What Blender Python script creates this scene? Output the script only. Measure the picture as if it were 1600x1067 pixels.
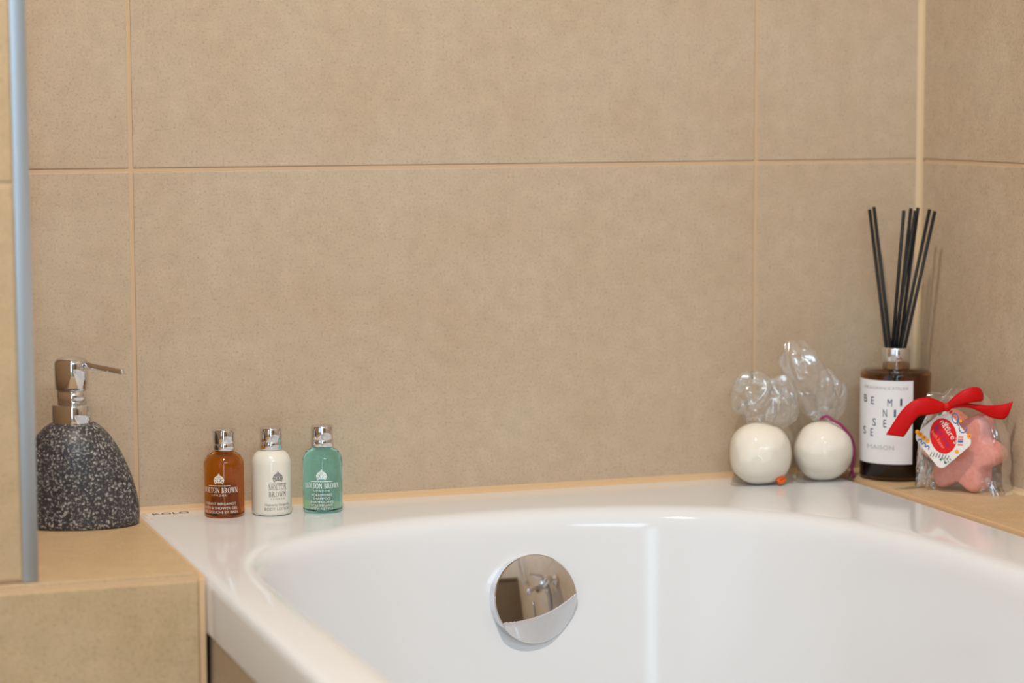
import bpy, bmesh, math, random
from mathutils import Vector, Matrix, noise
PI = math.pi
sc = bpy.context.scene
for o in list(bpy.data.objects): bpy.data.objects.remove(o, do_unlink=True)
C = sc.collection

# ------------------------------------------------------------------ camera
CAM = Vector((-0.3640, -2.0455, 0.3633))
CR = Vector((0.94375, -0.33064, -0.00258)); CU = Vector((0.03647, 0.09632, 0.99468)); CF = Vector((0.32863, 0.93883, -0.10296))
FPX = 3662.6
cd = bpy.data.cameras.new('camera'); cam = bpy.data.objects.new('camera', cd); C.objects.link(cam)
M3 = Matrix((CR, CU, -CF)).transposed()
cam.matrix_world = Matrix.Translation(CAM) @ M3.to_4x4()
cd.sensor_width = 36; cd.lens = FPX*36/1600; cd.clip_start = 0.01
cd.dof.use_dof = True; cd.dof.focus_distance = 2.055; cd.dof.aperture_fstop = 4.0
sc.camera = cam
def at(px, py, dep):
    """world point seen at a pixel of the photograph, at a given distance along the view axis"""
    return CAM + (CF + CR*((px-800)/FPX) - CU*((py-533.5)/FPX))*dep

# ------------------------------------------------------------------ light and exposure
sc.view_settings.view_transform = 'Standard'; sc.view_settings.look = 'None'
sc.view_settings.gamma = 1; sc.view_settings.use_curve_mapping = False
sc.view_settings.exposure = 0.05
w = bpy.data.worlds.new('world'); sc.world = w; w.use_nodes = True
w.node_tree.nodes['Background'].inputs[0].default_value = (0.75, 0.85, 1, 1)
w.node_tree.nodes['Background'].inputs[1].default_value = 0.4
def area(name, loc, target, sx, sy, power, col, shape='RECTANGLE', spread=PI):
    l = bpy.data.lights.new(name, 'AREA'); l.shape = shape; l.size = sx; l.size_y = sy
    l.energy = power; l.color = col; l.spread = spread
    o = bpy.data.objects.new(name, l); C.objects.link(o); o.location = loc
    o.rotation_euler = (Vector(target)-Vector(loc)).to_track_quat('-Z', 'Y').to_euler(); return o
WARM = (1.0, 0.91, 0.81); COOL = (0.55, 0.79, 1.0)
area('ceiling_spot', (-0.20, -1.20, 1.885), (0.1, -0.6, 0), 0.10, 0.10, 25, WARM, 'DISK')
area('daylight_at_doorway', (-0.55, -2.93, 0.45), (-0.55, 0, 0.45), 0.18, 2.0, 10.0, COOL)
area('added_left_fill', (-1.285, -1.85, 0.90), (1, -1.85, 0.90), 1.9, 1.7, 9, (.54, .77, 1.0))  # added soft cool fill; the left wall has no window
area('added_front_fill', (0.10, -2.88, 1.55), (0.25, 0, 0.1), 1.0, 0.55, 25, (.56, .79, 1.0))  # added cool fill from the front; no window opening behind it

# ------------------------------------------------------------------ materials
def srgb(r, g, b):
    f = lambda c: (c/255/12.92 if c/255 <= .04045 else ((c/255+.055)/1.055)**2.4)
    return (f(r), f(g), f(b), 1)
def mat(name, col, rough=.5, metal=0, trans=0, ior=1.45, coat=0, spec=.5, sub=0):
    m = bpy.data.materials.new(name); m.use_nodes = True; b = m.node_tree.nodes['Principled BSDF']
    if len(col) == 3: col = (*col, 1)
    b.inputs['Base Color'].default_value = col; b.inputs['Roughness'].default_value = rough
    b.inputs['Metallic'].default_value = metal; b.inputs['Transmission Weight'].default_value = trans
    b.inputs['IOR'].default_value = ior; b.inputs['Coat Weight'].default_value = coat
    b.inputs['Specular IOR Level'].default_value = spec; b.inputs['Subsurface Weight'].default_value = sub
    m.diffuse_color = col
    return m
def N(m, t, **kw):
    n = m.node_tree.nodes.new(t)
    for k, v in kw.items():
        if k in n.inputs: n.inputs[k].default_value = v
        else: setattr(n, k, v)
    return n
def L(m, a, b): m.node_tree.links.new(a, b)
def ramp(m, fac, stops):
    r = N(m, 'ShaderNodeValToRGB'); e = r.color_ramp.elements
    e[0].position, e[0].color = stops[0]; e[1].position, e[1].color = stops[1]
    for p, c in stops[2:]: x = e.new(p); x.color = c
    L(m, fac, r.inputs[0]); return r.outputs[0]
def mixc(m, f, a, b, mode='MIX'):
    n = N(m, 'ShaderNodeMix', data_type='RGBA', blend_type=mode)
    for s, v in ((n.inputs[0], f), (n.inputs[6], a), (n.inputs[7], b)):
        if hasattr(v, 'links'): L(m, v, s)
        else: s.default_value = v
    return n.outputs[2]
def noisen(m, scale, detail=3, rough=.6, co=None):
    n = N(m, 'ShaderNodeTexNoise', Scale=scale, Detail=detail, Roughness=rough)
    if co is None: co = N(m, 'ShaderNodeTexCoord').outputs['Object']
    L(m, co, n.inputs['Vector']); return n.outputs['Fac']
def bump(m, h, strength, dist):
    b = N(m, 'ShaderNodeBump', Strength=strength, Distance=dist); L(m, h, b.inputs['Height'])
    L(m, b.outputs[0], m.node_tree.nodes['Principled BSDF'].inputs['Normal']); return b

def tile_mat(name, a, b):
    m = mat(name, a, .48, spec=.35); bs = m.node_tree.nodes['Principled BSDF']
    big = noisen(m, 9, 4, .55); fine = noisen(m, 420, 2, .7); mid = noisen(m, 60, 3, .6)
    c = ramp(m, big, [(.3, a), (.7, b)])
    c2 = ramp(m, mid, [(.3, (.93, .93, .93, 1)), (.7, (1.05, 1.05, 1.05, 1))])
    c = mixc(m, 1, c, c2, 'MULTIPLY')
    c3 = ramp(m, fine, [(.28, (.78, .76, .72, 1)), (.45, (.985, .985, .985, 1)), (.60, (1.0, 1.0, 1.0, 1)), (.76, (1.14, 1.13, 1.12, 1))])
    c = mixc(m, 1, c, c3, 'MULTIPLY')
    L(m, c, bs.inputs['Base Color'])
    bump(m, fine, .35, .0006)
    return m
TILE = tile_mat('sandy_beige_tile', srgb(193, 169, 142), srgb(197, 178, 153))
LEDGE_WARM_LIT = tile_mat('ledge_tile_warm_lit', srgb(197, 167, 126), srgb(204, 176, 139))  # ledge colour; on pier and ledge front its warmth is painted light
GROUT = mat('peach_grout', srgb(204, 174, 140), .8)
CAULK = mat('pale_silicone', srgb(214, 188, 150), .5)
CAULK2 = mat('orange_silicone', srgb(214, 178, 136), .5)
PLASTER = mat('white_plaster', (.8, .78, .74), .8)
FLOORM = mat('floor_tile', srgb(150, 135, 115), .5)
ACRYLIC = mat('white_acrylic', (.755, .76, .77), .10, coat=0, spec=.28)
CHROME = mat('chrome', (.72, .72, .74), .045, 1)
CHROME_SOFT = mat('satin_chrome', (.80, .80, .80), .14, 1)
ALU = mat('brushed_aluminium', (.62, .66, .70), .38, 1)
BLACK = mat('black_paint', (.006, .006, .006), .45)
WOODW = mat('white_door_paint', (.75, .74, .72), .5)

# ------------------------------------------------------------------ mesh helpers
def link(name, bm, mats, parent=None, smooth=True, bevel=0, angle=40):
    me = bpy.data.meshes.new(name)
    if smooth:
        for f in bm.faces: f.smooth = True
        for e in bm.edges:
            if len(e.link_faces) == 2 and e.calc_face_angle(0) > math.radians(angle): e.smooth = False
    bm.to_mesh(me); bm.free()
    for m in (mats if isinstance(mats, (list, tuple)) else [mats]): me.materials.append(m)
    o = bpy.data.objects.new(name, me); C.objects.link(o)
    if parent: o.parent = parent
    if bevel:
        b = o.modifiers.new('bevel', 'BEVEL'); b.width = bevel; b.segments = 3; b.limit_method = 'ANGLE'
    return o
def empty(name, loc, rz=0):
    o = bpy.data.objects.new(name, None); C.objects.link(o); o.location = loc; o.rotation_euler.z = rz
    o.empty_display_size = .02; return o
def tag(o, label, cat, group=None):
    o['label'] = label; o['category'] = cat
    if group: o['group'] = group
    return o
def struct(o): o['kind'] = 'structure'; return o
def add_box(bm, lo, hi, mi=0, bev=0):
    r = bmesh.ops.create_cube(bm, size=1)['verts']
    for v in r: v.co = Vector([(lo[i]+hi[i])/2 + v.co[i]*(hi[i]-lo[i]) for i in range(3)])
    fs = set(f for v in r for f in v.link_faces)
    for f in fs: f.material_index = mi
    if bev:
        es = set(e for v in r for e in v.link_edges)
        out = bmesh.ops.bevel(bm, geom=list(es), offset=bev, segments=2, affect='EDGES', profile=.6)
        for f in out['faces']: f.material_index = mi
def lathe(bm, prof, n=48, mi=0, sx=1, sy=1, cx=0, cy=0, cap=True):
    rings = []
    for r, z in prof:
        rings.append([bm.verts.new((cx+r*sx*math.cos(2*PI*i/n), cy+r*sy*math.sin(2*PI*i/n), z)) for i in range(n)])
    fs = []
    for a, b in zip(rings, rings[1:]):
        for i in range(n):
            fs.append(bm.faces.new((a[i], a[(i+1) % n], b[(i+1) % n], b[i])))
    if cap:
        fs.append(bm.faces.new(list(reversed(rings[0])))); fs.append(bm.faces.new(rings[-1]))
    for f in fs: f.material_index = mi
def spline(pts, k=8):
    P = [Vector(p) for p in pts]; P = [P[0]*2-P[1]]+P+[P[-1]*2-P[-2]]; out = []
    for i in range(1, len(P)-2):
        for j in range(k):
            t = j/k; a, b, c, d = P[i-1:i+3]
            out.append(.5*((2*b)+(c-a)*t+(2*a-5*b+4*c-d)*t*t+(3*b-a-3*c+d)*t**3))
    out.append(P[-2]); return out
def tube(bm, pts, r, n=12, cap=True):
    rings = []; up = Vector((0, 0, 1))
    for i, p in enumerate(pts):
        p = Vector(p); d = (Vector(pts[min(i+1, len(pts)-1)])-Vector(pts[max(i-1, 0)])).normalized()
        if i == 0: u = d.orthogonal().normalized()
        else: u = (u - d*u.dot(d)).normalized()
        v = d.cross(u); rr = r[i] if isinstance(r, (list, tuple)) else r
        rings.append([bm.verts.new(p+(u*math.cos(2*PI*k/n)+v*math.sin(2*PI*k/n))*rr) for k in range(n)])
    for a, b in zip(rings, rings[1:]):
        for k in range(n): bm.faces.new((a[k], a[(k+1) % n], b[(k+1) % n], b[k]))
    if cap: bm.faces.new(list(reversed(rings[0]))); bm.faces.new(rings[-1])
def flip_fix(bm): bmesh.ops.recalc_face_normals(bm, faces=bm.faces)

# ------------------------------------------------------------------ flat lettering
def font_polys(txt, size, spacing=1.0):
    """triangulated lettering of the built-in font, centred on x, base line at y=0"""
    cu = bpy.data.curves.new('t', 'FONT'); cu.body = txt; cu.size = size; cu.align_x = 'CENTER'; cu.space_character = spacing
    cu.resolution_u = 3
    o = bpy.data.objects.new('t', cu); C.objects.link(o); me = bpy.data.meshes.new_from_object(o)
    P = [[tuple(me.vertices[i].co[:2]) for i in p.vertices] for p in me.polygons]
    bpy.data.objects.remove(o); bpy.data.curves.remove(cu); bpy.data.meshes.remove(me)
    return P
def rect(x0, y0, x1, y1): return [(x0, y0), (x1, y0), (x1, y1), (x0, y1)]
def para(x0, x1, w, y0=0, y1=1): return [(x0-w/2, y0), (x0+w/2, y0), (x1+w/2, y1), (x1-w/2, y1)]
def ringp(cx, cy, ax, ay, bx, by, a0=0, a1=2*PI, n=20):
    out = []
    for i in range(n):
        s, t = a0+(a1-a0)*i/n, a0+(a1-a0)*(i+1)/n
        out.append([(cx+ax*math.cos(s), cy+ay*math.sin(s)), (cx+ax*math.cos(t), cy+ay*math.sin(t)),
                    (cx+bx*math.cos(t), cy+by*math.sin(t)), (cx+bx*math.cos(s), cy+by*math.sin(s))])
    return out
def disc(cx, cy, ax, ay, n=20, rot=0):
    c, s = math.cos(rot), math.sin(rot)
    return [[(cx+ax*math.cos(2*PI*i/n)*c-ay*math.sin(2*PI*i/n)*s, cy+ax*math.cos(2*PI*i/n)*s+ay*math.sin(2*PI*i/n)*c) for i in range(n)]]
def stem(x, w=.17): return [rect(x-w/2, 0, x+w/2, 1), rect(x-w, 0, x+w, .06), rect(x-w, .94, x+w, 1)]
def serif_glyph(ch):
    """roman capitals with slab serifs: (polygons, advance), cap height 1"""
    if ch == 'M': return [rect(.14, 0, .22, 1), rect(.04, 0, .32, .05), rect(1.0, 0, 1.17, 1), rect(.92, 0, 1.25, .05), rect(.04, .95, .24, 1), rect(1.05, .95, 1.25, 1), para(.60, .24, .17), para(.60, 1.04, .07)], 1.28
    if ch == 'O': return ringp(.5, .5, .46, .52, .28, .47), 1.0
    if ch == 'L': return stem(.22)+[rect(.14, 0, .74, .07), para(.70, .74, .07, 0, .28)], .82
    if ch == 'T': return stem(.4)+[rect(.04, .93, .76, 1), para(.04, .06, .07, .72, 1), para(.76, .74, .07, .72, 1)], .8
    if ch == 'N': return stem(.17, .09)+stem(.83, .09)+[para(.83, .17, .19)], 1.02
    if ch == 'B': return stem(.22)+ringp(.32, .75, .32, .25, .16, .2, -PI/2, PI/2, 10)+ringp(.32, .26, .40, .27, .22, .21, -PI/2, PI/2, 10)+[rect(.2, .47, .34, .54), rect(.2, .93, .34, 1), rect(.2, 0, .34, .06)], .82
    if ch == 'R': return stem(.22)+ringp(.32, .74, .36, .26, .18, .2, -PI/2, PI/2, 10)+[rect(.2, .47, .36, .54), rect(.2, .93, .34, 1), para(.78, .42, .18, 0, .5), rect(.66, 0, .92, .06)], .92
    if ch == 'W': return [para(.34, .12, .17), para(.34, .56, .07), para(.82, .58, .17), para(.82, 1.04, .07), rect(0, .94, .28, 1), rect(.44, .94, .7, 1), rect(.92, .94, 1.16, 1)], 1.18
    return [], .45
def serif_text(txt, h, width):
    x = 0; out = []
    for ch in txt:
        g, adv = serif_glyph(ch)
        out += [[(x+a, b) for a, b in p] for p in g]; x += adv+.05
    k = width/x
    return [[((a-x/2)*k, b*h) for a, b in p] for p in out]
def crest(s):
    """crowned coat of arms: dome, arches, cross and base band"""
    P = [rect(-.42, 0, .42, .10)] + ringp(0, .45, .5, .42, .38, .30, .05, PI-.05, 14) + ringp(0, .40, .30, .30, .2, .2)
    P += [para(-.40, -.50, .10, .10, .46), para(.40, .50, .10, .10, .46), rect(-.05, .75, .05, 1.05), rect(-.12, .90, .12, .97)]
    P += disc(-.22, .2, .10, .10, 10)+disc(.22, .2, .10, .10, 10)+disc(0, .40, .13, .16, 12)+disc(0, .18, .08, .08, 10)+disc(-.25, .62, .08, .1, 8)+disc(.25, .62, .08, .1, 8)+disc(-.36, .38, .07, .10, 8)+disc(.36, .38, .07, .10, 8)
    return [[(a*s, b*s) for a, b in p] for p in P]
def polys_obj(name, polys, fn, m, parent=None, seg=0):
    bm = bmesh.new()
    for p in polys:
        vs = [bm.verts.new(fn(*q)) for q in p]
        try: bm.faces.new(vs)
        except ValueError: pass
    o = link(name, bm, m, parent, smooth=False); return o
def shift(P, dx, dy): return [[(a+dx, b+dy) for a, b in p] for p in P]
def barp(x0, x1, y0, y1, n=8):
    return [rect(x0+(x1-x0)*i/n, y0, x0+(x1-x0)*(i+1)/n, y1) for i in range(n)]

# ------------------------------------------------------------------ tiled walls
G = .0018
def tiled(name, origin, ud, vd, nd, us, vs, m=TILE, back=.05, u0=None):
    """one wall: backing slab of grout with bevelled tiles set in front; us, vs = joint positions along the wall"""
    bm = bmesh.new(); origin, ud, vd, nd = map(Vector, (origin, ud, vd, nd))
    lb = bmesh.new()
    for i in range(len(us)-1):
        for j in range(len(vs)-1):
            add_box(bm, (us[i]+G, vs[j]+G, -.006), (us[i+1]-G, vs[j+1]-G, 0), 0, .0009)
    add_box(bm, (us[0], vs[0], -back), (us[-1], vs[-1], -.0010), 1)
    for v in bm.verts: v.co = origin + ud*v.co.x + vd*v.co.y + nd*v.co.z
    flip_fix(bm)
    return struct(link(name, bm, [m, GROUT], smooth=False))
ZF, ZC, YF, XL, XR, ZJ = -.56, 1.9, -2.9, -1.3, .7777, .3023
X, Y, Z = (1, 0, 0), (0, 1, 0), (0, 0, 1)
vz = [-.56, -.2977, ZJ, ZJ+.6, ZJ+1.2, ZC]
tiled('wall_back', (0, 0, 0), X, Z, (0, -1, 0), [XL, -1.2, -.6, 0, .6, XR], vz)
tiled('wall_right', (XR, 0, 0), (0, -1, 0), Z, (-1, 0, 0), [0, .42, 1.02, 1.62, 2.22, -YF], vz)
tiled('wall_left', (XL, 0, 0), (0, -1, 0), Z, (1, 0, 0), [.295, .6, 1.2, 1.8, 2.4, -YF], vz)
# the pier left of the niche: a thick tiled wall end standing on the ledge line
tiled('wall_pier', (0, -.298, 0), X, Z, (0, -1, 0), [XL, -.75, -.1385], [.0055, ZJ, ZJ+.6, ZJ+1.2, ZC], m=LEDGE_WARM_LIT, back=.2915)  # pier takes the yellower tile: warm light put into its colour
# front wall with a doorway
bm = bmesh.new()
add_box(bm, (XL, YF-.1, ZF), (-.70, YF, ZC)); add_box(bm, (-.40, YF-.1, ZF), (XR, YF, ZC)); add_box(bm, (-.70, YF-.1, 1.5), (-.40, YF, ZC))
struct(link('wall_front', bm, TILE, smooth=False))
bm = bmesh.new()
add_box(bm, (-.74, YF-.02, ZF), (-.70, YF+.012, 1.54)); add_box(bm, (-.40, YF-.02, ZF), (-.36, YF+.012, 1.54)); add_box(bm, (-.70, YF-.02, 1.50), (-.40, YF+.012, 1.54))
struct(link('door_1', bm, WOODW, smooth=False))
bm = bmesh.new(); add_box(bm, (XL-.1, YF-.15, ZF-.05), (XR+.1, .06, ZF)); struct(link('floor', bm, FLOORM, smooth=False))
bm = bmesh.new(); add_box(bm, (XL-.1, YF-.15, ZC), (XR+.1, .06, ZC+.05)); struct(link('ceiling', bm, PLASTER, smooth=False))

# ledges
LZ = .0045
bm = bmesh.new()
add_box(bm, (XL, -.3045, ZF), (-.0075, -.0015, LZ-.003), 1)
xs = [XL, -.62, -.0075]
for a, b in zip(xs, xs[1:]):
    add_box(bm, (a+G, -.303, LZ-.006), (b-.001, -.003, LZ), 0, .0012)
for a, b in zip([XL, -.75, -.0125], [-.75, -.0080]):
    add_box(bm, (a+G, -.309, ZF+.01), (b-.0015, -.303, LZ-.0055), 2, .0012)
ld = struct(link('wall_ledge', bm, [LEDGE_WARM_LIT, GROUT, LEDGE_WARM_LIT], smooth=False))  # front tiles carry painted warm light in their yellower tint
bm = bmesh.new()
RZ = .002
add_box(bm, (.684, -1.70, ZF), (XR, -.0015, RZ-.0015), 1)
for a, b in ((-.42, -.003), (-1.02, -.42), (-1.68, -1.02)):
    add_box(bm, (.6835, a+G, RZ-.006), (XR-.0035, b-G, RZ), 0, .001)
struct(link('wall_side_ledge', bm, [LEDGE_WARM_LIT, GROUT], smooth=False))
# mastic beads and metal corner profile
def fillet(name, a, b, d1, d2, r, m, n=6):
    """concave bead of silicone running from a to b in the corner spanned by d1 and d2"""
    a, b, d1, d2 = map(Vector, (a, b, d1, d2)); bm = bmesh.new(); prof = [Vector((0, 0, 0))]
    for i in range(n+1):
        t = PI/2*i/n; prof.append(d1*r*(1-math.sin(t)*.75)*1.0 + d2*r*(1-math.cos(t)*.75) if 0 < i < n else (d1*r if i == n and False else None))
    prof = [Vector((0, 0, 0)), d1*r, d1*r*.55+d2*r*.15, d1*r*.30+d2*r*.30, d1*r*.15+d2*r*.55, d2*r]
    A = [bm.verts.new(a+p) for p in prof]; B = [bm.verts.new(b+p) for p in prof]
    k = len(prof)
    for i in range(k): bm.faces.new((A[i], A[(i+1) % k], B[(i+1) % k], B[i]))
    bm.faces.new(A); bm.faces.new(B[::-1]); flip_fix(bm)
    return struct(link(name, bm, m, smooth=False))
fillet('trim_1', (XR, 0, RZ), (XR, 0, ZC), (-1, 0, 0), (0, -1, 0), .0052, CAULK)
fillet('trim_2', (-.008, 0, -.0035), (.684, 0, -.0035), (0, 0, 1), (0, -1, 0), .0078, CAULK2)
fillet('trim_3', (XR, -.003, RZ), (XR, -1.6, RZ), (0, 0, 1), (-1, 0, 0), .0048, CAULK)
bm = bmesh.new(); add_box(bm, (-.0078, -.303, -.008), (-.0031, -.0015, .0012), 0, .0008); add_box(bm, (-.0088, -.3065, ZF+.01), (-.0035, -.300, -.0003), 0, .001)
struct(link('trim_4', bm, CAULK2))
bm = bmesh.new(); add_box(bm, (.6782, -1.68, -.008), (.6840, -.003, .0012), 0, .0008); struct(link('trim_5', bm, CAULK2))
bm = bmesh.new()
add_box(bm, (-.1400, -.3005, LZ+.0005), (-.1284, -.290, ZC-.001), 0, .0008)
struct(link('trim_6', bm, ALU))

# ------------------------------------------------------------------ bath tub
inner = [(.6037, -.80), (.6040, -.6000), (.6037, -.4792), (.5977, -.3637), (.5741, -.2612), (.5275, -.1875), (.4800, -.1500), (.4276, -.1260), (.3716, -.1120), (.3137, -.1065),
         (.2554, -.1085), (.1928, -.1195), (.1401, -.1420), (.0971, -.1716), (.0662, -.2010), (.0455, -.2370), (.0345, -.2800), (.0318, -.3400), (.0330, -.4500), (.0350, -.6000), (.0350, -.80)]
cont = [v.to_2d() for v in spline([(x, y, 0) for x, y in inner], 6)]
# the foot-end / far end of the tub behind the frame, one big rounded end
cx, rx = .3195, .2845
for i in range(1, 40):
    t = PI - PI*i/40
    cont.append(Vector((cx + rx*math.cos(t), -1.30 - .26*math.sin(t))) if True else 0)
n = len(cont)
def resample(P, m):
    P = P+[P[0]]; Ls = [0]
    for a, b in zip(P, P[1:]): Ls.append(Ls[-1]+(b-a).length)
    out = []; j = 0
    for i in range(m):
        s = Ls[-1]*i/m
        while Ls[j+1] < s: j += 1
        t = (s-Ls[j])/(Ls[j+1]-Ls[j]); out.append(P[j].lerp(P[j+1], t))
    return out
cont = resample(cont, 260)
for _ in range(3): cont = [(cont[i-1]+cont[i]*2+cont[(i+1) % 260])/4 for i in range(260)]
NC = 260
cen = Vector((.3195, -.85))
def nrm(i):
    d = (cont[(i+1) % NC]-cont[i-1]).normalized(); v = Vector((-d.y, d.x))
    return v if v.dot(cen-cont[i]) > 0 else -v
prof = [(-.012, 0.0), (-.006, 0.0), (-.001, -.0004), (.004, -.0016), (.0085, -.0040), (.0120, -.0080), (.0145, -.0135), (.0165, -.020), (.0185, -.028), (.024, -.050), (.031, -.080), (.038, -.110), (.046, -.145),
        (.055, -.19), (.066, -.25), (.080, -.31), (.098, -.35), (.125, -.380), (.16, -.395)]
bm = bmesh.new(); rings = []
for d, z in prof:
    rings.append([bm.verts.new((*(cont[i]+nrm(i)*d), z)) for i in range(NC)])
for a, b in zip(rings, rings[1:]):
    for i in range(NC): bm.faces.new((a[i], b[i], b[(i+1) % NC], a[(i+1) % NC]))
bm.faces.new(rings[-1])
# deck: from the crest ring to the rounded outer lip and down its skirt
x0, x1, y0, y1 = -.0030, .6782, -.0004, -1.68
def outer_pt(i, inset):
    c = cont[i]; d = (c-cen); a, b, e, f = x0+inset, x1-inset, y1+inset, y0-inset
    # project on rectangle along the ray from a moving centre, so the deck grid stays even
    base = Vector((.3195, max(min(c.y, -.34), -1.35)))
    d = c-base
    ts = []
    if d.x > 1e-6: ts.append((b-base.x)/d.x)
    if d.x < -1e-6: ts.append((a-base.x)/d.x)
    if d.y > 1e-6: ts.append((f-base.y)/d.y)
    if d.y < -1e-6: ts.append((e-base.y)/d.y)
    t = min(ts); return base+d*t
# snap nearest samples to the corners
lips = [(.010, 0), (.006, -.0004), (.003, -.0016), (.001, -.0038), (0, -.007), (0, -.042), (.004, -.044), (.012, -.044)]
corner_idx = {}
base_pts = [outer_pt(i, 0) for i in range(NC)]
for c in ((x0, y0), (x1, y0), (x0, y1), (x1, y1)):
    k = min(range(NC), key=lambda i: (base_pts[i]-Vector(c)).length); corner_idx[k] = c
prev = rings[0]
for ins, z in lips:
    ring = []
    for i in range(NC):
        p = outer_pt(i, ins)
        if i in corner_idx:
            c = corner_idx[i]; p = Vector((c[0]+(ins if c[0] == x0 else -ins), c[1]+(-ins if c[1] == y0 else ins)))
        ring.append(bm.verts.new((p.x, p.y, z)))
    for i in range(NC): bm.faces.new((ring[i], prev[i], prev[(i+1) % NC], ring[(i+1) % NC]))
    prev = ring
flip_fix(bm)
tub = empty('bath_tub', (.3376, -.84, ZF))
tag(tub, 'white acrylic bath tub with chrome overflow, set between beige tiled ledges', 'bath tub')
def child(o, p):
    o.parent = p; o.matrix_parent_inverse = p.matrix_world.inverted(); return o
bpy.context.view_layer.update()
shell = child(link('tub_shell', bm, ACRYLIC, angle=60), tub)
# tiled side panel under the lip (structure of the surround)
tiled('wall_tub_panel', (.0005, 0, 0), (0, -1, 0), Z, (-1, 0, 0), [.296, .324, .92, 1.52, 1.68], [ZF, -.0455], back=.012)
# printed maker's name on the rim
def fl(px, py):
    d = at(px, py, 1)-CAM; return CAM+d*(-CAM.z/d.z)
a, b = fl(240, 805.0), fl(296, 801.0)
P = font_polys('KOLO', 1); wx = [q[0] for p in P for q in p]; hy = [q[1] for p in P for q in p]
kx = (b.x-a.x)/(max(wx)-min(wx)); ky = .0085/(max(hy)-min(hy))
child(polys_obj('printed_name', P, lambda u, v: (a.x+(u-min(wx))*kx, min(a.y, b.y)+(v-min(hy))*ky, .0003), mat('print_black', (.01, .01, .01), .4)), tub)

# overflow knob: chrome disc, lower part hollowed to a finger grip
ang = math.radians(-13)

bm = bmesh.new(); R0 = .0388; T = .0165
tilt = math.radians(16)       # grip crease rotated
def kz(x, y):
    r = math.hypot(x, y); h = T - .0022*(r/R0)**2
    v = -x*math.sin(tilt)+y*math.cos(tilt); u = x*math.cos(tilt)+y*math.sin(tilt)
    cre = -.0160 + 3.6*u*u
    if v < cre:
        d = cre-v; h -= (.30+5*max(0, u))*d + 1.5*d*d
    return max(h, .0035)
NR, NA = 40, 96
rs = []
for i in range(1, NR+1):
    r = R0*i/NR
    ring = []
    for k in range(NA):
        x, y = r*math.cos(2*PI*k/NA), r*math.sin(2*PI*k/NA)
        z = kz(x, y)
        if i == NR: z -= .0008
        ring.append(bm.verts.new((x, y, z)))
    rs.append(ring)
c = bm.verts.new((0, 0, kz(0, 0)))
for k in range(NA): bm.faces.new((c, rs[0][k], rs[0][(k+1) % NA]))
for A, B in zip(rs, rs[1:]):
    for k in range(NA): bm.faces.new((A[k], B[k], B[(k+1) % NA], A[(k+1) % NA]))
low = [bm.verts.new((v.co.x*1.0, v.co.y*1.0, 0.0)) for v in rs[-1]]
for k in range(NA): bm.faces.new((rs[-1][k], low[k], low[(k+1) % NA], rs[-1][(k+1) % NA]))
bm.faces.new(low); flip_fix(bm)
# frame: local z -> out of the end wall (towards -y and up), local y -> up
zl = Vector((0.02, -math.cos(-ang), math.sin(-ang))).normalized(); xl_ = Vector((1, 0, 0)); xl_ = (xl_-zl*xl_.dot(zl)).normalized(); yl = zl.cross(xl_)
kd = at(839.5, 935.2, 1)-CAM; ko = CAM+kd*((-.1515-CAM.y)/kd.y) - zl*T
KM = Matrix((xl_, yl, zl)).transposed().to_4x4(); KM.translation = ko
bm.transform(KM)
knob = child(link('overflow_knob', bm, CHROME, angle=25), tub)
knob['label'] = 'round chrome overflow knob with finger grip'
bm = bmesh.new(); lathe(bm, [(.036, -.014), (.036, .0010), (.034, .0012)], 64); bm.transform(KM)
child(link('overflow_flange', bm, ACRYLIC), tub)

# ------------------------------------------------------------------ soap dispenser
GRAN = mat('speckled_granite', srgb(58, 58, 60), .42); g = GRAN.node_tree.nodes['Principled BSDF']
co = N(GRAN, 'ShaderNodeTexCoord').outputs['Object']
nz = noisen(GRAN, 420, 3, .7, co); nz2 = noisen(GRAN, 60, 3, .6, co)
vo = N(GRAN, 'ShaderNodeTexVoronoi', Scale=470.0, Randomness=1.0); L(GRAN, co, vo.inputs['Vector'])
spk = ramp(GRAN, vo.outputs['Distance'], [(.25, (1, 1, 1, 1)), (.75, (0, 0, 0, 1))])
pick = ramp(GRAN, nz, [(.485, (0, 0, 0, 1)), (.60, (1, 1, 1, 1))])
sp = mixc(GRAN, 1, spk, pick, 'MULTIPLY')
basec = ramp(GRAN, nz2, [(.3, srgb(44, 44, 48)), (.7, srgb(64, 63, 66))])
L(GRAN, mixc(GRAN, sp, basec, srgb(190, 185, 176)), g.inputs['Base Color'])
disp = empty('soap_dispenser', (-.0655, -.066, LZ), math.radians(-18))
tag(disp, 'dark grey speckled stone soap dispenser with chrome pump on the left tiled ledge', 'soap dispenser')
bm = bmesh.new()
k = 1.98/3662.6
px = [(92, 0), (98, 1.0), (101, 5), (102, 14), (101.5, 28), (99, 45), (95, 62), (88.5, 82), (80.5, 101), (72, 118), (62, 134), (52, 146.5), (42, 156), (34, 161), (30, 163)]
S = [(a.x, a.y) for a in spline([(a, b, 0) for a, b in px], 4)]
nn = 64; rg = []
for r, z in S:
    sy = .62+.38*max(0, min(1, (z-20)/140))**1.5
    rg.append([bm.verts.new((r*k*math.cos(2*PI*i/nn), r*k*sy*math.sin(2*PI*i/nn), z*k)) for i in range(nn)])
for A, B in zip(rg, rg[1:]):
    for i in range(nn): bm.faces.new((A[i], A[(i+1) % nn], B[(i+1) % nn], B[i]))
bm.faces.new(rg[0][::-1]); bm.faces.new(rg[-1])
link('body', bm, GRAN, disp)
bm = bmesh.new(); lathe(bm, [(.0166, .0870), (.0170, .0880), (.0170, .1020), (.0164, .1032), (.0120, .1034)], 48); link('collar', bm, CHROME, disp)
bm = bmesh.new(); lathe(bm, [(.0126, .1025), (.0126, .1170)], 48); link('neck', bm, CHROME, disp)
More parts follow.
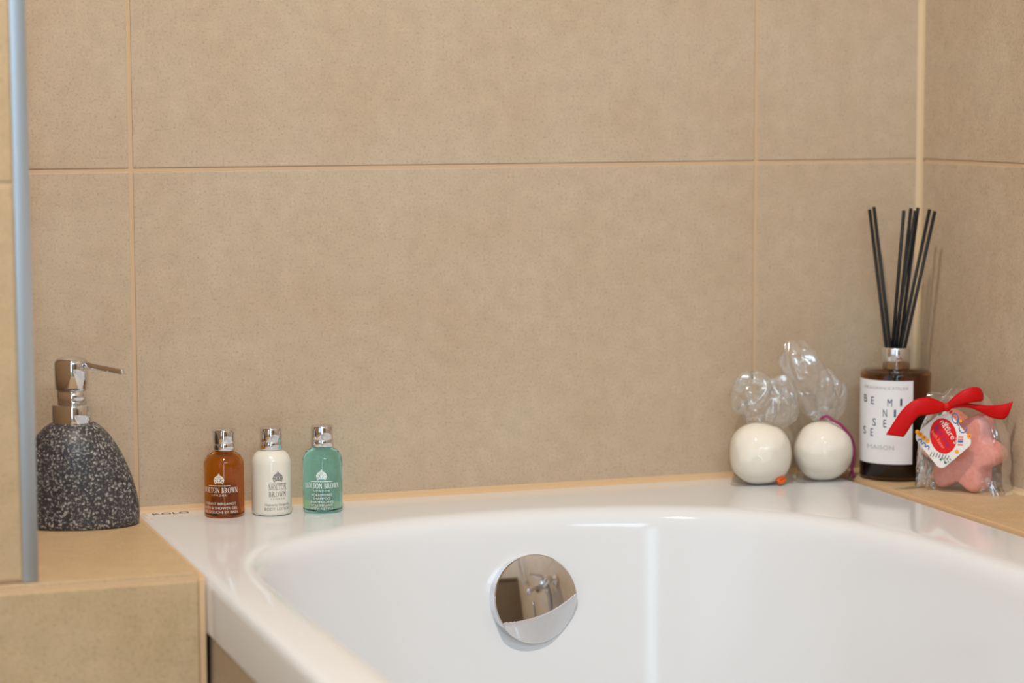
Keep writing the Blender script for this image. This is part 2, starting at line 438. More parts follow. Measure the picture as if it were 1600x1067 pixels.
pump = bmesh.new(); lathe(pump, [(.0134, .1160), (.0143, .1163), (.0141, .1380), (.0135, .1400), (.0115, .1420), (.007, .1432), (.001, .1437)], 48)
hd = link('pump_head', pump, CHROME, disp)
bm = bmesh.new()
a = Vector((.010, -.004, .1375)); d = Vector((math.cos(math.radians(-22)), math.sin(math.radians(-22)), -.13))
tube(bm, [a+d*t for t in (0, .01, .02, .030, .0385, .0395)], [.0030, .0029, .0028, .0027, .0026, .0020], 16)
link('spout', bm, CHROME, disp)

# ------------------------------------------------------------------ three miniature bottles
def bottle(name, label, cx, cy, az, glass, ink, two_line, lines):
    t = empty(name, (cx, cy, .0002)); tag(t, label, 'bottle', 'miniature toiletry bottles on the bath rim')
    r = .01755
    bm = bmesh.new()
    lathe(bm, [(.0145, 0), (.0163, .0003), (.0172, .0013), (r, .0030), (r, .0450), (.0172, .0478), (.0162, .0505), (.0145, .0532), (.0125, .0549), (.0098, .0562), (.0090, .0566), (.0090, .0585)], 72)
    link('bottle_body', bm, glass, t)
    bm = bmesh.new()
    lathe(bm, [(.0096, .0572), (.0101, .0576), (.0101, .0634), (.0099, .0638), (.0096, .0642), (.0098, .0646), (.0098, .0752), (.0092, .0764), (.0070, .0772), (.0035, .0777), (.0008, .0778)], 48)
    link('cap', bm, CHROME, t)
    ph = math.atan2(CAM.y-cy, CAM.x-cx)+math.radians(az)
    f = lambda u, v: ((r+.00018)*math.cos(ph+u/r), (r+.00018)*math.sin(ph+u/r), v)
    P = shift(crest(.0088), 0, .0302)
    if two_line:
        P += barp(-.0085, .0085, .0283, .0289)
        P += shift(serif_text('MOLTON', .0046, .0168), 0, .0232) + shift(serif_text('BROWN', .0046, .0166), 0, .0172)
        P += shift(font_polys('LONDON', .0022, 1.6), 0, .0146)
    else:
        P += barp(-.0100, .0100, .0284, .0290)
        P += shift(serif_text('MOLTON BROWN', .0046, .0345), 0, .0226)
        P += shift(font_polys('LONDON', .0024, 1.6), 0, .0196)
    for txt, sz, z in lines: P += shift(font_polys(txt, sz, 1.02), 0, z)
    polys_obj('printed_lettering', P, f, ink, t)
    return t
def glass_mat(name, col, rough=.03):
    return mat(name, col, rough, 0, 1.0, 1.40)
AMBER = glass_mat('amber_gel', (.70, .25, .02)); TEAL = glass_mat('teal_gel', (.37, .90, .95))
WHITEP = mat('white_plastic', (.80, .76, .66), .22, sub=0, coat=.3)
INKL = mat('pale_ink', (.78, .72, .62), .6); INKG = mat('grey_ink', (.22, .21, .20), .6); INKW = mat('white_ink', (.80, .86, .84), .6)
bottle('bath_gel_bottle', 'amber bath gel miniature bottle with chrome cap, leftmost of the three on the rim', .0690, -.0430, -15, AMBER, INKL, False,
       [('VIBRANT BERGAMOT', .0031, .0118), ('BATH & SHOWER GEL', .0033, .0080), ('GEL DOUCHE ET BAIN', .0033, .0045)])
bottle('lotion_bottle', 'opaque white body lotion miniature bottle with chrome cap, between amber and green ones', .1105, -.0470, 19, WHITEP, INKG, True,
       [('Heavenly Gingerlily', .0030, .0092), ('BODY LOTION', .0036, .0052)])
bottle('shampoo_bottle', 'transparent sea-green shampoo miniature bottle with chrome cap, right of the white one', .1560, -.0505, -3, TEAL, INKW, False,
       [('VOLUMISING', .0032, .0158), ('SHAMPOO', .0032, .0127), ('SHAMPOOING', .0032, .0096), ('VOLUMISANT', .0032, .0065), ('WITH NETTLE', .0032, .0035)])

# ------------------------------------------------------------------ cellophane
def film(name, rough=.08, tint=(.96, .95, .93), base=.10, gain=.75, bscale=90, bstr=.8, milk=0.0):
    m = bpy.data.materials.new(name); m.use_nodes = True; nt = m.node_tree; nt.nodes.remove(nt.nodes['Principled BSDF'])
    out = nt.nodes['Material Output']
    tr = N(m, 'ShaderNodeBsdfTransparent'); tr.inputs[0].default_value = (*tint, 1)
    gl = N(m, 'ShaderNodeBsdfGlossy'); gl.inputs['Roughness'].default_value = rough; gl.inputs['Color'].default_value = (1, 1, 1, 1)
    lw = N(m, 'ShaderNodeLayerWeight', Blend=.25)
    nz = noisen(m, bscale, 2, .5); bp = N(m, 'ShaderNodeBump', Strength=bstr, Distance=.002); L(m, nz, bp.inputs['Height'])
    L(m, bp.outputs[0], gl.inputs['Normal']); L(m, bp.outputs[0], lw.inputs['Normal'])
    ma = N(m, 'ShaderNodeMath', operation='MULTIPLY_ADD'); ma.inputs[1].default_value = gain; ma.inputs[2].default_value = base
    L(m, lw.outputs['Fresnel'], ma.inputs[0]); ma.use_clamp = True
    mx = N(m, 'ShaderNodeMixShader'); L(m, ma.outputs[0], mx.inputs[0]); L(m, tr.outputs[0], mx.inputs[1]); L(m, gl.outputs[0], mx.inputs[2])
    df = N(m, 'ShaderNodeBsdfDiffuse'); df.inputs[0].default_value = (.9, .9, .9, 1); m2 = N(m, 'ShaderNodeMixShader'); m2.inputs[0].default_value = milk
    L(m, mx.outputs[0], m2.inputs[1]); L(m, df.outputs[0], m2.inputs[2]); L(m, m2.outputs[0], out.inputs[0]); return m
FILM = film('cellophane', base=.07, gain=.6, bscale=60, bstr=.35, milk=.07); FILM2 = film('tight_cellophane', .10, (.98, .97, .95), .02, .35, 60, .5)
BOMB = mat('white_bath_bomb', (.88, .83, .75), .7, sub=0)
bump(BOMB, noisen(BOMB, 70, 3), .3, .002)
ORANGE = mat('orange_ribbon', srgb(225, 95, 30), .4); PURPLE = mat('purple_ribbon', srgb(150, 40, 95), .4)
rnd = random.Random(4)
def fbm(p, s): return noise.noise(Vector(p)*s)
def plume(bm, axis, radii, flat, folds, amp, seed, n=72, open_dir=CR):
    """gathered film: crumpled tube along an axis, flattened across the view, folds running lengthwise"""
    rings = []; m = len(axis)
    for j, p in enumerate(axis):
        d = (axis[min(j+1, m-1)]-axis[max(j-1, 0)]).normalized()
        u = (open_dir-d*open_dir.dot(d)).normalized(); v = d.cross(u); ring = []
        for i in range(n):
            a = 2*PI*i/n; r = radii[j]
            f = 1+amp*math.sin(folds*a+seed+2.2*math.sin(j*.25+seed))+amp*.8*noise.noise(Vector((math.cos(a)*2, math.sin(a)*2, j*.22+seed*3)))
            f2 = .35*noise.noise(Vector((a*1.3, j*.35, seed)))
            ring.append(bm.verts.new(p+u*r*f*math.cos(a)+v*r*flat*f*math.sin(a)+d*r*f2))
        rings.append(ring)
    for a, b in zip(rings, rings[1:]):
        for i in range(n): bm.faces.new((a[i], a[(i+1) % n], b[(i+1) % n], b[i]))
def bomb(label, c, r, seed, squash, sqr=2):
    t = empty('bath_bomb', (c.x, c.y, 0)); tag(t, label, 'bath bomb', 'wrapped bath bombs on the bath rim')
    bm = bmesh.new(); bmesh.ops.create_icosphere(bm, subdivisions=5, radius=1)
    for v in bm.verts:
        q = v.co.copy(); s = (1/(abs(q.dot(CR))**sqr+abs(q.z)**sqr+abs(q.dot(CF))**sqr)**(1/sqr)) if sqr > 2 else 1; s *= 1+.035*noise.noise(q*1.5+Vector((seed, 0, 0)))
        v.co = q*r*s*.97
        v.co.z = v.co.z*squash
        if v.co.z < -r*.93: v.co.z = -r*.93
    zmin = min(v.co.z for v in bm.verts)
    bm2 = bm.copy()
    for v in bm.verts: v.co.z += -zmin+.0008
    link('ball', bm, BOMB, t)
    for v in bm2.verts:
        q = v.co.normalized(); a = math.atan2(q.y, q.x)
        v.co = v.co*(1.035+.012*math.sin(9*a+seed+3*q.z)*max(0, q.z+.3)+.02*noise.noise(q*4+Vector((seed, 3, 0))))
        v.co.z = max(v.co.z, zmin*1.0)
        if q.z < -.55:      # loose film corners trailing on the rim
            w_ = max(0, math.cos(a-math.radians(200)))**6*(-q.z-.55)
            v.co.x += math.cos(a)*w_*.060; v.co.y += math.sin(a)*w_*.05
        v.co.z += -zmin+.0003
    return t, bm2
c1 = Vector((.5855, -.0450, .0298)); c2 = Vector((.6493, -.0500, .0290))
t1, w1 = bomb('left white bath bomb, cellophane with short looped top and orange tie', c1, .0296, 1.3, 1.0, 2.35)
t2, w2 = bomb('right white bath bomb, tall leaning cellophane with purple ribbon, beside the diffuser', c2, .0293, 5.1, 1.0)
bpy.context.view_layer.update()
link('wrapper', w1, FILM2, t1); link('wrapper', w2, FILM2, t2)
def wl(pts, t, k=6): return [p-Vector(t.location) for p in spline(pts, k)]
def lerp_list(vals, m):
    out = []
    for i in range(m):
        s = (len(vals)-1)*i/(m-1); j = min(int(s), len(vals)-2); out.append(vals[j]+(vals[j+1]-vals[j])*(s-j))
    return out
D1 = (c1-CAM).dot(CF); D2 = (c2-CAM).dot(CF)
bm = bmesh.new()
ax = wl([at(1200, 664, D1), at(1198, 648, D1), at(1192, 630, D1), at(1186, 612, D1), at(1186, 592, D1+.004)], t1)
plume(bm, ax, lerp_list([.015, .020, .0245, .0240, .0175], len(ax)), .45, 5, .16, 1.0)
ax = wl([at(1208, 664, D1), at(1222, 645, D1-.004), at(1226, 622, D1-.004), at(1214, 590, D1)], t1)
plume(bm, ax, lerp_list([.008, .0125, .013, .010], len(ax)), .5, 4, .22, 4.0)
ax = wl([at(1152, 612, D1-.012), at(1160, 594, D1-.012), at(1180, 590, D1-.012), at(1196, 600, D1-.012), at(1190, 620, D1-.014), at(1168, 634, D1-.014), at(1158, 628, D1-.012)], t1)
plume(bm, ax, lerp_list([.004, .006, .006, .005, .006, .006, .004], len(ax)), .5, 3, .2, 2.0, 30)
link('gathered_cellophane', bm, FILM, t1, angle=80)
bm = bmesh.new()
ax = wl([at(1289, 654, D2), at(1282, 636, D2), at(1269, 610, D2-.004), at(1257, 582, D2-.006), at(1246, 556, D2-.004), at(1238, 535, D2)], t2)
plume(bm, ax, lerp_list([.0085, .0160, .0190, .0180, .0165, .0085], len(ax)), .42, 5, .15, 2.4)
ax = wl([at(1292, 656, D2+.005), at(1297, 632, D2+.006), at(1298, 606, D2+.006), at(1288, 578, D2+.008)], t2)
plume(bm, ax, lerp_list([.008, .0125, .0140, .0060], len(ax)), .4, 4, .2, 7.0)
link('gathered_cellophane', bm, FILM, t2, angle=80)
# ribbons
bm = bmesh.new()
tube(bm, [p-Vector(t1.location) for p in spline([at(1214, 752, D1-.018), at(1220, 747, D1-.016), at(1226, 748, D1-.012), at(1222, 753, D1-.016), at(1216, 753.5, D1-.018)], 5)], .0019, 8)
link('orange_tie', bm, ORANGE, t1)
bm = bmesh.new()
tube(bm, [p-Vector(t2.location) for p in spline([at(1282, 654, D2-.008), at(1292, 650, D2-.011), at(1302, 657, D2-.012), at(1314, 664, D2-.012), at(1324, 676, D2-.008), at(1331, 692, D2-.002), at(1334, 712, D2+.002), at(1331, 730, D2+.002), at(1334, 746, D2+.004)], 5)], .0014, 8)
tube(bm, [p-Vector(t2.location) for p in spline([at(1318, 668, D2-.006), at(1330, 682, D2-.002), at(1335, 700, D2+.004), at(1333, 725, D2+.006), at(1327, 745, D2+.006)], 5)], .0010, 8)
link('ribbon', bm, PURPLE, t2)

# ------------------------------------------------------------------ reed diffuser
DG = mat('brown_glass', (.46, .25, .09), .03, 0, 1.0, 1.45); LIQ = mat('dark_fragrance_oil', (.012, .006, .003), .12)
LAB = mat('white_label', (.80, .80, .81), .55); NAVY = mat('navy_ink', srgb(28, 55, 90), .5); FAINT = mat('faint_ink', srgb(178, 180, 174), .6)
dx, dy = .7160, -.0690; dr = .0334
dif = empty('reed_diffuser', (dx, dy, RZ+.0002)); tag(dif, 'dark brown glass reed diffuser bottle with white label and silver neck in the corner', 'diffuser')
bm = bmesh.new()
lathe(bm, [(.0300, 0), (.0322, .0006), (dr, .0025), (dr, .1005), (.0326, .1022), (.0300, .1032), (.0130, .1040), (.0125, .1060), (.0125, .118),
           (.0118, .118), (.0118, .104), (.0290, .1010), (.0310, .099), (.0310, .0725), (.0310, .006), (.0300, .0045)], 72)
link('bottle_glass', bm, DG, dif)
bm = bmesh.new(); lathe(bm, [(.0295, .0040), (.0316, .0055), (.0316, .0670), (.0300, .0672)], 64); link('fragrance_oil', bm, LIQ, dif)
bm = bmesh.new(); lathe(bm, [(.0127, .1045), (.0134, .1050), (.0134, .1240), (.0130, .1248), (.0119, .1248), (.0119, .119)], 48, cap=False); link('neck_collar', bm, CHROME_SOFT, dif)
ph = math.atan2(CAM.y-dy, CAM.x-dx)
a0, a1 = ph-math.radians(84), ph+math.radians(29); rl = dr+.0003
bm = bmesh.new(); A = []; B = []
for i in range(41):
    a = a0+(a1-a0)*i/40; A.append(bm.verts.new((rl*math.cos(a), rl*math.sin(a), .0168))); B.append(bm.verts.new((rl*math.cos(a), rl*math.sin(a), .0960)))
for i in range(40): bm.faces.new((A[i], A[i+1], B[i+1], B[i]))
lab = link('label', bm, LAB, dif)
def dm(u, v):       # px offset from bottle axis, photograph row -> label surface
    a = math.asin(max(-.98, min(.98, (u)/54.5))); return ((rl+.0002)*math.cos(ph+a), (rl+.0002)*math.sin(ph+a), v)
def on_label(txt, pxc, row, hpx, wpx, m):
    P = font_polys(txt, 1); xs_ = [q[0] for p in P for q in p]; ys_ = [q[1] for p in P for q in p]
    kx = wpx/(max(xs_)-min(xs_)); kz_ = hpx/1610/(max(ys_)-min(ys_)); u0 = pxc-1398.5-wpx/2
    zb = (752-row)/1610 + .0008 - hpx/2/1610
    return [[(u0+(q[0]-min(xs_))*kx, zb+(q[1]-min(ys_))*kz_) for q in p] for p in P]
P = []
for ch, x, y, wd in [('B', 1353.5, 628, 4.5), ('E', 1364, 630, 4.5), ('M', 1390, 632, 7), ('I', 1407, 631, 3), ('N', 1383, 648, 6), ('I', 1398, 648, 3), ('S', 1367, 663, 5), ('E', 1383, 664, 4.5), ('S', 1352.5, 677, 4), ('E', 1363.5, 679, 4)]:
    P += on_label(ch, x, y, 11.5, wd, NAVY)
polys_obj('label_lettering', P, dm, NAVY, dif)
polys_obj('label_heading', on_label('FRAGRANCE ATELIER', 1385, 610, 4.5, 66, FAINT), dm, FAINT, dif)
polys_obj('label_footer', on_label('MAISON', 1377, 701, 6.5, 40, FAINT), dm, FAINT, dif)
STK = mat('black_reed', (.008, .008, .009), .55)
Dd = (Vector((dx, dy, .12))-CAM).dot(CF)
where = ['leftmost', 'second from the left', 'third from the left', 'fourth from the left', 'fifth from the left', 'sixth from the left', 'second from the right', 'rightmost']
tops = [(1358.7, 327.7, .0376), (1365.6, 323.5, .0149), (1412.3, 329, -.0228), (1423.4, 325.5, -.0043), (1430.4, 329, -.0144), (1434.3, 324.5, -.0088), (1452.5, 327.2, .0081), (1460.8, 330, -.0028)]
necks = [(1385.58, .0007), (1391.75, -.0043), (1394, .0030), (1399.59, .0005), (1396.1, -.0020), (1405, .0071), (1406, -.0024), (1412.18, -.0034)]
for (tx, ty, td), (nx, nd_), lb in zip(tops, necks, where):
    T_ = at(tx, ty, Dd+td); B_ = at(nx, 549, Dd+nd_)
    d = (T_-B_).normalized(); base = B_ - d*((B_.z-.0755)/d.z)
    bm = bmesh.new(); tube(bm, [Vector((0, 0, 0)), (T_-base)*.5, (T_-base)], .00168, 14)
    o = link('reed_stick', bm, STK); o.location = base
    tag(o, 'thin black reed stick in the diffuser bottle, %s at the tips' % lb, 'reed stick', 'black reeds in the diffuser')

# ------------------------------------------------------------------ star soap in a bag
SOAP = mat('pink_soap', srgb(234, 140, 126), .75, sub=0)
s_ = SOAP.node_tree.nodes['Principled BSDF']
L(SOAP, ramp(SOAP, noisen(SOAP, 120, 4, .7), [(.3, srgb(232, 142, 130)), (.7, srgb(242, 166, 152))]), s_.inputs['Base Color'])
bump(SOAP, noisen(SOAP, 260, 3), .4, .001)
RED = mat('red_satin', srgb(200, 4, 8), .45, spec=.3)
fc = Vector((.7262, -.1672, 0)); e = Vector((.511, -.858, 0)).normalized(); nm = Vector((-e.y*-1, 0, 0))
nm = Vector((e.y, -e.x, 0))      # out of the star's face: towards the bath and the camera
if nm.dot(CAM-fc) < 0: nm = -nm
TH = .028
soap = empty('star_soap', (fc.x, fc.y, RZ)); tag(soap, 'pink star-shaped soap in clear film with red bow and square tag, by the right wall', 'soap')
def SP(u, v, w_): return e*u+nm*w_+Vector((0, 0, v))      # local to the soap root: right, up, out of face
def star_r(t): return .0348+.0060*math.cos(6*(t+math.radians(2)))
zmin = min(star_r(2*PI*i/100)*math.sin(2*PI*i/100) for i in range(100)); SC = -zmin+.0006
bm = bmesh.new(); ns = 100; lay = []
for w_, s in [(-TH, .0), (-TH, .5), (-TH, .88), (-TH+.0025, .965), (-TH+.007, 1), (-.007, 1), (-.003, .975), (-.0008, .93), (0, .86), (.0002, .5), (.0002, .0)]:
    if s == 0: lay.append([bm.verts.new(SP(0, SC, w_))]); continue
    lay.append([bm.verts.new(SP(star_r(2*PI*i/ns)*s*math.cos(2*PI*i/ns), SC+star_r(2*PI*i/ns)*s*math.sin(2*PI*i/ns), w_)) for i in range(ns)])
for A, B in zip(lay, lay[1:]):
    for i in range(ns):
        j = (i+1) % ns
        if len(A) == 1: bm.faces.new((A[0], B[j], B[i]))
        elif len(B) == 1: bm.faces.new((A[i], A[j], B[0]))
        else: bm.faces.new((A[i], A[j], B[j], B[i]))
flip_fix(bm); link('soap_star', bm, SOAP, soap)
# bag
BAG = film('bag_cellophane', .10, (.97, .96, .95), .08, .6, 60, .7, .03)
bm = bmesh.new(); rings = []; nb = 120; hb = 34
for j in range(hb+1):
    t = j/hb; z = .0004+t*.094
    wv = .0415*(1+.06*math.sin(t*5))*(1 if t < .55 else 1-.62*((t-.55)/.45)**1.8)+.0055*max(0, 1-t*7)
    tv = .0185*(1 if t < .5 else 1-.70*((t-.5)/.5)**1.4)
    ring = []
    for i in range(nb):
        a = 2*PI*i/nb; ca, sa = math.cos(a), math.sin(a)
        ex = .55; u = math.copysign(abs(ca)**ex, ca); v = math.copysign(abs(sa)**ex, sa)
        f = 1+.030*noise.noise(Vector((ca*3, sa*3, t*5)))+.028*math.sin(13*a+6*t)*(t > .5)*(t-.5)*2+.015*noise.noise(Vector((ca*9, sa*9, t*14)))
        p = SP(u*wv*f, z, -TH/2+v*tv*f)
        g_ = Vector((soap.location.x, soap.location.y, 0))+p
        if g_.x > XR-.002: p.x -= g_.x-(XR-.002)
        ring.append(bm.verts.new(p))
    rings.append(ring)
for A, B in zip(rings, rings[1:]):
    for i in range(nb): bm.faces.new((A[i], A[(i+1) % nb], B[(i+1) % nb], B[i]))
def crumple(bm, px_pts, dep, k=7, amp=.0035, seed=0):
    """small crinkled flap of film filling a quad given by its four corners"""
    a, b, c, d = [at(*q, dep)-soap.location for q in px_pts]; V = []
    for i in range(k+1):
        V.append([])
        for j in range(k+1):
            s, t = i/k, j/k; p = a.lerp(b, s).lerp(d.lerp(c, s), t)
            p = p - CF*amp*2*(noise.noise(Vector((s*4, t*4, seed)))+.6*math.sin(7*s+5*t+seed))
            g = p+soap.location
            if g.x > XR-.0015: p.x -= g.x-(XR-.0015)
            p.z = max(p.z, .0003); V[-1].append(bm.verts.new(p))
    for i in range(k):
        for j in range(k): bm.faces.new((V[i][j], V[i+1][j], V[i+1][j+1], V[i][j+1]))
DS = (Vector((fc.x, fc.y, .04))-CAM).dot(CF)
crumple(bm, [(1431, 712), (1458, 722), (1462, 764), (1432, 757)], DS+.010, seed=1)
crumple(bm, [(1433, 700), (1450, 700), (1456, 758), (1434, 750)], DS+.004, seed=2)
crumple(bm, [(1546, 742), (1560, 738), (1574, 752), (1552, 768)], DS+.010, 5, seed=3)
crumple(bm, [(1530, 742), (1552, 748), (1556, 771), (1530, 772)], DS-.004, 6, seed=5)
crumple(bm, [(1436, 628), (1455, 612), (1500, 618), (1480, 640)], DS+.004, 7, seed=6)
crumple(bm, [(1536, 640), (1583, 636), (1568, 700), (1548, 690)], DS+.010, 7, .002, seed=8)
link('cellophane_bag', bm, BAG, soap, angle=70)
# red bow: strips given by their two edges
def strip(pairs, dep, name_seed=0, k=6):
    bm = bmesh.new(); top = spline([at(*p, d) for (p, q, d) in pairs], k); bot = spline([at(*q, d+dd_) for (p, q, d), dd_ in zip(pairs, [0.0]*len(pairs))], k)
    W = 6; V = []
    for a, b in zip(top, bot):
        V.append([bm.verts.new(a.lerp(b, j/W)-CF*.0012*math.sin(PI*j/W)-soap.location) for j in range(W+1)])
    for A, B in zip(V, V[1:]):
        for j in range(W): bm.faces.new((A[j], A[j+1], B[j+1], B[j]))
    return bm
KD = DS-.022
bow = bpy.data.objects.new('bow', None)
def rib(name, bm):
    o = link(name, bm, RED, soap); s = o.modifiers.new('thick', 'SOLIDIFY'); s.thickness = .0004; return o
rib('ribbon_tail', strip([((1479, 632), (1480, 641), KD), ((1462, 624), (1464, 646), KD-.002), ((1446, 621), (1452, 648), KD-.004), ((1428, 625), (1436, 650), KD-.005), ((1410, 640), (1426, 661), KD-.004), ((1396, 660), (1418, 674), KD-.002), ((1384, 679), (1411.5, 682.5), KD)], KD))
rib('ribbon_tail', strip([((1480, 631), (1480, 640), KD), ((1498, 628), (1497, 637), KD-.001), ((1520, 631), (1517, 638), KD-.001), ((1540, 633), (1536, 646), KD), ((1556, 633), (1551, 653), KD+.002), ((1570, 631), (1568, 655), KD+.003), ((1583, 627), (1576, 648), KD+.004)], KD))
rib('ribbon_loop', strip([((1478, 632), (1484, 640), KD-.001), ((1490, 620), (1497, 633), KD-.004), ((1506, 609), (1512, 630), KD-.006), ((1521, 604.5), (1526, 628), KD-.005), ((1531, 606), (1534, 627), KD-.002), ((1536, 613), (1536, 625), KD+.003)], KD))
rib('ribbon_loop', strip([((1479, 631), (1484, 638), KD+.002), ((1495, 616), (1500, 632), KD+.004), ((1515, 607), (1518, 629), KD+.006), ((1530, 606), (1532, 627), KD+.006), ((1536, 613), (1536, 625), KD+.003)], KD))
bm = bmesh.new(); bmesh.ops.create_icosphere(bm, subdivisions=3, radius=1)
kp = at(1480, 636, KD-.002)-soap.location
for v in bm.verts: v.co = kp+CR*v.co.x*.0040+CU*v.co.y*.0042+CF*v.co.z*.0024
link('ribbon_knot', bm, RED, soap)
# square tag hanging from the bow
tc = at(1474, 686.5, DS-.0125)
tn = (-CF*math.cos(math.radians(28)) - CR*math.sin(math.radians(28))).normalized(); tu = Vector((0, 0, 1)).cross(tn).normalized()
if tu.dot(CR) < 0: tu = -tu
tv_ = tn.cross(tu)
if tv_.z < 0: tv_ = -tv_
rot = math.radians(-2)
tU = tu*math.cos(rot)+tv_*math.sin(rot); tV = -tu*math.sin(rot)+tv_*math.cos(rot)
TAGW = mat('tag_card', (.84, .80, .76), .5); TR = mat('tag_red', srgb(222, 10, 14), .45); TB = mat('tag_blue', srgb(70, 110, 180), .5)
TO = mat('tag_orange', srgb(250, 165, 20), .5); TG = mat('tag_green', srgb(45, 130, 110), .5); TX = mat('tag_grey', srgb(110, 120, 125), .5); TP = mat('tag_purple', srgb(150, 40, 120), .5); TPK = mat('tag_salmon', srgb(255, 150, 120), .5); TRD = mat('tag_vermilion', srgb(225, 60, 50), .5)
hs = .0286; cr_ = .006
def rounded_diamond(h, c, n=6):
    P = []; H = h*math.sqrt(2)/2      # square half side
    for q in range(4):
        ccx, ccy = [(1, 1), (-1, 1), (-1, -1), (1, -1)][q]
        for i in range(n+1):
            a = PI/2*q+PI/2*i/n; x = ccx*(H-c)+c*math.cos(a); y = ccy*(H-c)+c*math.sin(a)
            P.append(((x-y)*math.sqrt(.5), (x+y)*math.sqrt(.5)))
    return P
tagp = empty('t', (0, 0, 0)); bpy.data.objects.remove(tagp)
def tf(lift): return lambda u, v: tc+tU*u+tV*v+tn*lift-soap.location
bm = bmesh.new(); RD = rounded_diamond(hs, cr_)
A = [bm.verts.new(tf(.0004)(*p)) for p in RD]; B = [bm.verts.new(tf(-.0004)(*p)) for p in RD]
bm.faces.new(A); bm.faces.new(B[::-1])
for i in range(len(A)): bm.faces.new((A[i], B[i], B[(i+1) % len(A)], A[(i+1) % len(A)]))
flip_fix(bm)
card = link('tag', bm, TAGW, soap, smooth=False); card['label'] = 'white patterned square card tag with red oval'
K = 1/3662.6*DS      # metres per px at the tag
def T(pxx, pyy): return ((pxx-1474)*K/.90, -(pyy-686.5)*K)
def art(name, polys, m, lift=.0007): polys_obj(name, polys, tf(lift), m, card)
def ctr(P, x, y, r): 
    c, s = math.cos(r), math.sin(r); X0, Y0 = T(x, y); return [[(X0+a*c-b*s, Y0+a*s+b*c) for a, b in p] for p in P]
art('red_oval', ctr(disc(0, 0, .0126, .0163, 36, math.radians(14)), 1473.8, 681, 0), TR)
r45 = math.radians(-50)
P = ctr(font_polys('the', .0062), 1477, 667, r45)+ctr(font_polys("nature's", .0078), 1479, 676, r45)
art('tag_lettering', P, mat('tag_white', (.9, .8, .75), .5), .0010)
art('tag_lettering', ctr(font_polys('Bath Soap', .0058), 1471, 684, r45), TP, .0010)
art('tag_lettering', ctr(font_polys('bath fizzer', .0046), 1465, 689, r45), TPK, .0010)
for x, y, q in ((1436, 679, 1.5), (1440.5, 682.5, 1.7), (1446, 687, 1.7), (1452, 691.5, 1.5), (1511, 677, 1.6), (1497, 655, 1.1), (1495, 703, 1.3)): art('orange_flower', ctr(disc(0, 0, .0014*q, .0014*q, 10), x, y, 0), TO)
for x, y in ((1441, 682), (1447, 686.5), (1511.5, 677)): art('flower_centre', ctr(disc(0, 0, .0008, .0008, 8), x, y, 0), TRD, .0009)
art('blue_scroll', ctr(ringp(0, 0, .0034, .0050, .0025, .0041), 1489, 652, .3), TB)
art('blue_scroll', ctr(ringp(0, 0, .0040, .0044, .0031, .0035, -3.4, .4), 1501, 666, 0), TB)
art('blue_scroll', ctr(ringp(0, 0, .0070, .0060, .0061, .0051, 2.6, 4.0), 1502, 656, 0), TB)
for x, y in ((1440, 692), (1446, 697), (1451.5, 701)): art('blue_arch', ctr(ringp(0, 0, .0022, .0032, .0012, .0020, 0, PI), x, y+2, -.6), TB)
art('blue_dash', ctr([rect(-.0024, -.0009, .0024, .0009)], 1499, 687, .1), TB)
for x, y, r_, q in ((1467, 647, .6, 1), (1480, 722, 0, .6), (1473, 718, 0, .5)): art('green_leaf', ctr(disc(0, 0, .0024*q, .0011, 12, r_), x, y, 0), TG)
art('red_leaf', ctr(disc(0, 0, .0022, .0011, 10, .9), 1482, 643, 0), TRD)
for yy in (680, 683.5, 692): art('red_dash', ctr([rect(-.0024, -.0005, .0024, .0005)], 1499, yy, .08), TRD)
for i in range(7): art('grey_stroke', ctr([rect(-.0004, -.0022, .0004, .0022)], 1458+i*4.2, 711+.5*i, -.35), TX)
for i in range(6): art('grey_stroke', ctr([rect(-.0004, -.0010, .0004, .0010)], 1476+i*2.6, 716+(i % 2)*4, .5), TX)
bm = bmesh.new(); tube(bm, [at(1480, 638, KD-.003)-soap.location, tf(.0008)(*T(1477, 643)), tf(-.001)(*T(1477, 646))], .0004, 6); link('tag_string', bm, RED, card)

# ------------------------------------------------------------------ wall mixer and hand shower: seen only as a reflection in the overflow knob
mx = empty('bath_mixer', (XR, -.98, .20)); tag(mx, 'chrome wall-mounted bath mixer reflected in the overflow knob', 'tap')
bpy.context.view_layer.update()
bm = bmesh.new()
def loc(x, y, z): return Vector((x, y, z))
tube(bm, [loc(-.055, -.10, 0), loc(-.055, .10, 0)], .022, 24); link('mixer_body', bm, CHROME, mx)
for s in (-1, 1):
    bm = bmesh.new(); tube(bm, [loc(-.001, s*.075, 0), loc(-.012, s*.075, 0), loc(-.014, s*.075, 0), loc(-.055, s*.075, 0)], [.033, .030, .016, .015], 24); link('wall_flange', bm, CHROME, mx)
bm = bmesh.new(); tube(bm, [loc(-.06, 0, -.01), loc(-.12, 0, -.012), loc(-.16, 0, -.03), loc(-.165, 0, -.05)], .014, 16); link('spout', bm, CHROME, mx)
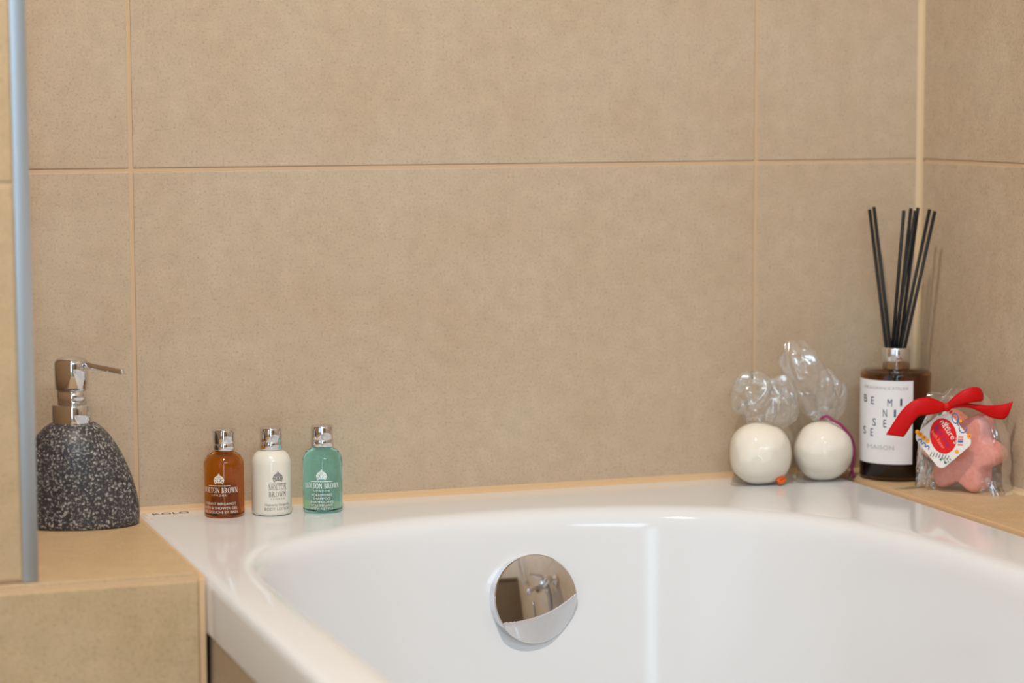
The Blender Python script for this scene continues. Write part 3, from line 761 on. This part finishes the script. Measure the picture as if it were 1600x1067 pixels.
bm = bmesh.new(); tube(bm, [loc(-.055, 0, .02), loc(-.06, 0, .05), loc(-.14, 0, .075)], [.014, .016, .007], 16); link('lever', bm, CHROME, mx)
bm = bmesh.new(); tube(bm, [tuple(v) for v in spline([(-.055, .06, -.02), (-.06, .07, -.12), (-.07, .04, -.30), (-.10, -.04, -.40), (-.09, -.10, -.40), (-.08, -.16, -.30), (-.07, -.20, -.05)], 8)], .0085, 10); link('shower_hose', bm, mat('steel_hose', (.30, .30, .31), .3, 1), mx)
rail = empty('shower_rail', (XR, -1.42, .35)); tag(rail, 'chrome shower rail with hand shower reflected in the overflow knob', 'shower rail')
bm = bmesh.new(); tube(bm, [loc(-.045, 0, .0), loc(-.045, 0, .75)], .010, 16); link('rail_tube', bm, CHROME, rail)
for z in (.02, .73):
    bm = bmesh.new(); tube(bm, [loc(-.001, 0, z), loc(-.050, 0, z)], .013, 16); link('rail_bracket', bm, CHROME, rail)
bm = bmesh.new(); tube(bm, [loc(-.058, 0, .38), loc(-.075, 0, .50), loc(-.10, 0, .60), loc(-.125, 0, .61), loc(-.13, 0, .612)], [.012, .013, .018, .045, .046], 20); link('hand_shower', bm, CHROME, rail)

# ------------------------------------------------------------------ added cabinet by the right wall, put there to darken the knob's reflection
UMB = mat('umber_lacquer', srgb(112, 98, 80), .3)
cab = empty('added_dark_cabinet', (XR-.001, -2.17, ZF)); tag(cab, 'dark brown bathroom cabinet reflected in the left half of the overflow knob', 'cabinet')
def cbox(name, lo, hi, m, parent, bev=.002):
    bm = bmesh.new(); add_box(bm, lo, hi, 0, bev); return link(name, bm, m, parent)
cbox('cabinet_body', (-.36, -.45, 0), (0, .45, 1.06), UMB, cab)
cbox('cabinet_top', (-.385, -.46, 1.06), (0, .46, 1.085), UMB, cab)
for y0_ in (-.447, .002):
    dd = cbox('cabinet_door', (-.378, y0_, .02), (-.361, y0_+.445, 1.055), UMB, cab)
    bm = bmesh.new(); yh = -.035 if y0_ < -.1 else .035
    tube(bm, [(-.379, yh, .55), (-.400, yh, .55), (-.400, yh, .70), (-.379, yh, .70)], .005, 10); link('handle', bm, CHROME_SOFT, dd)
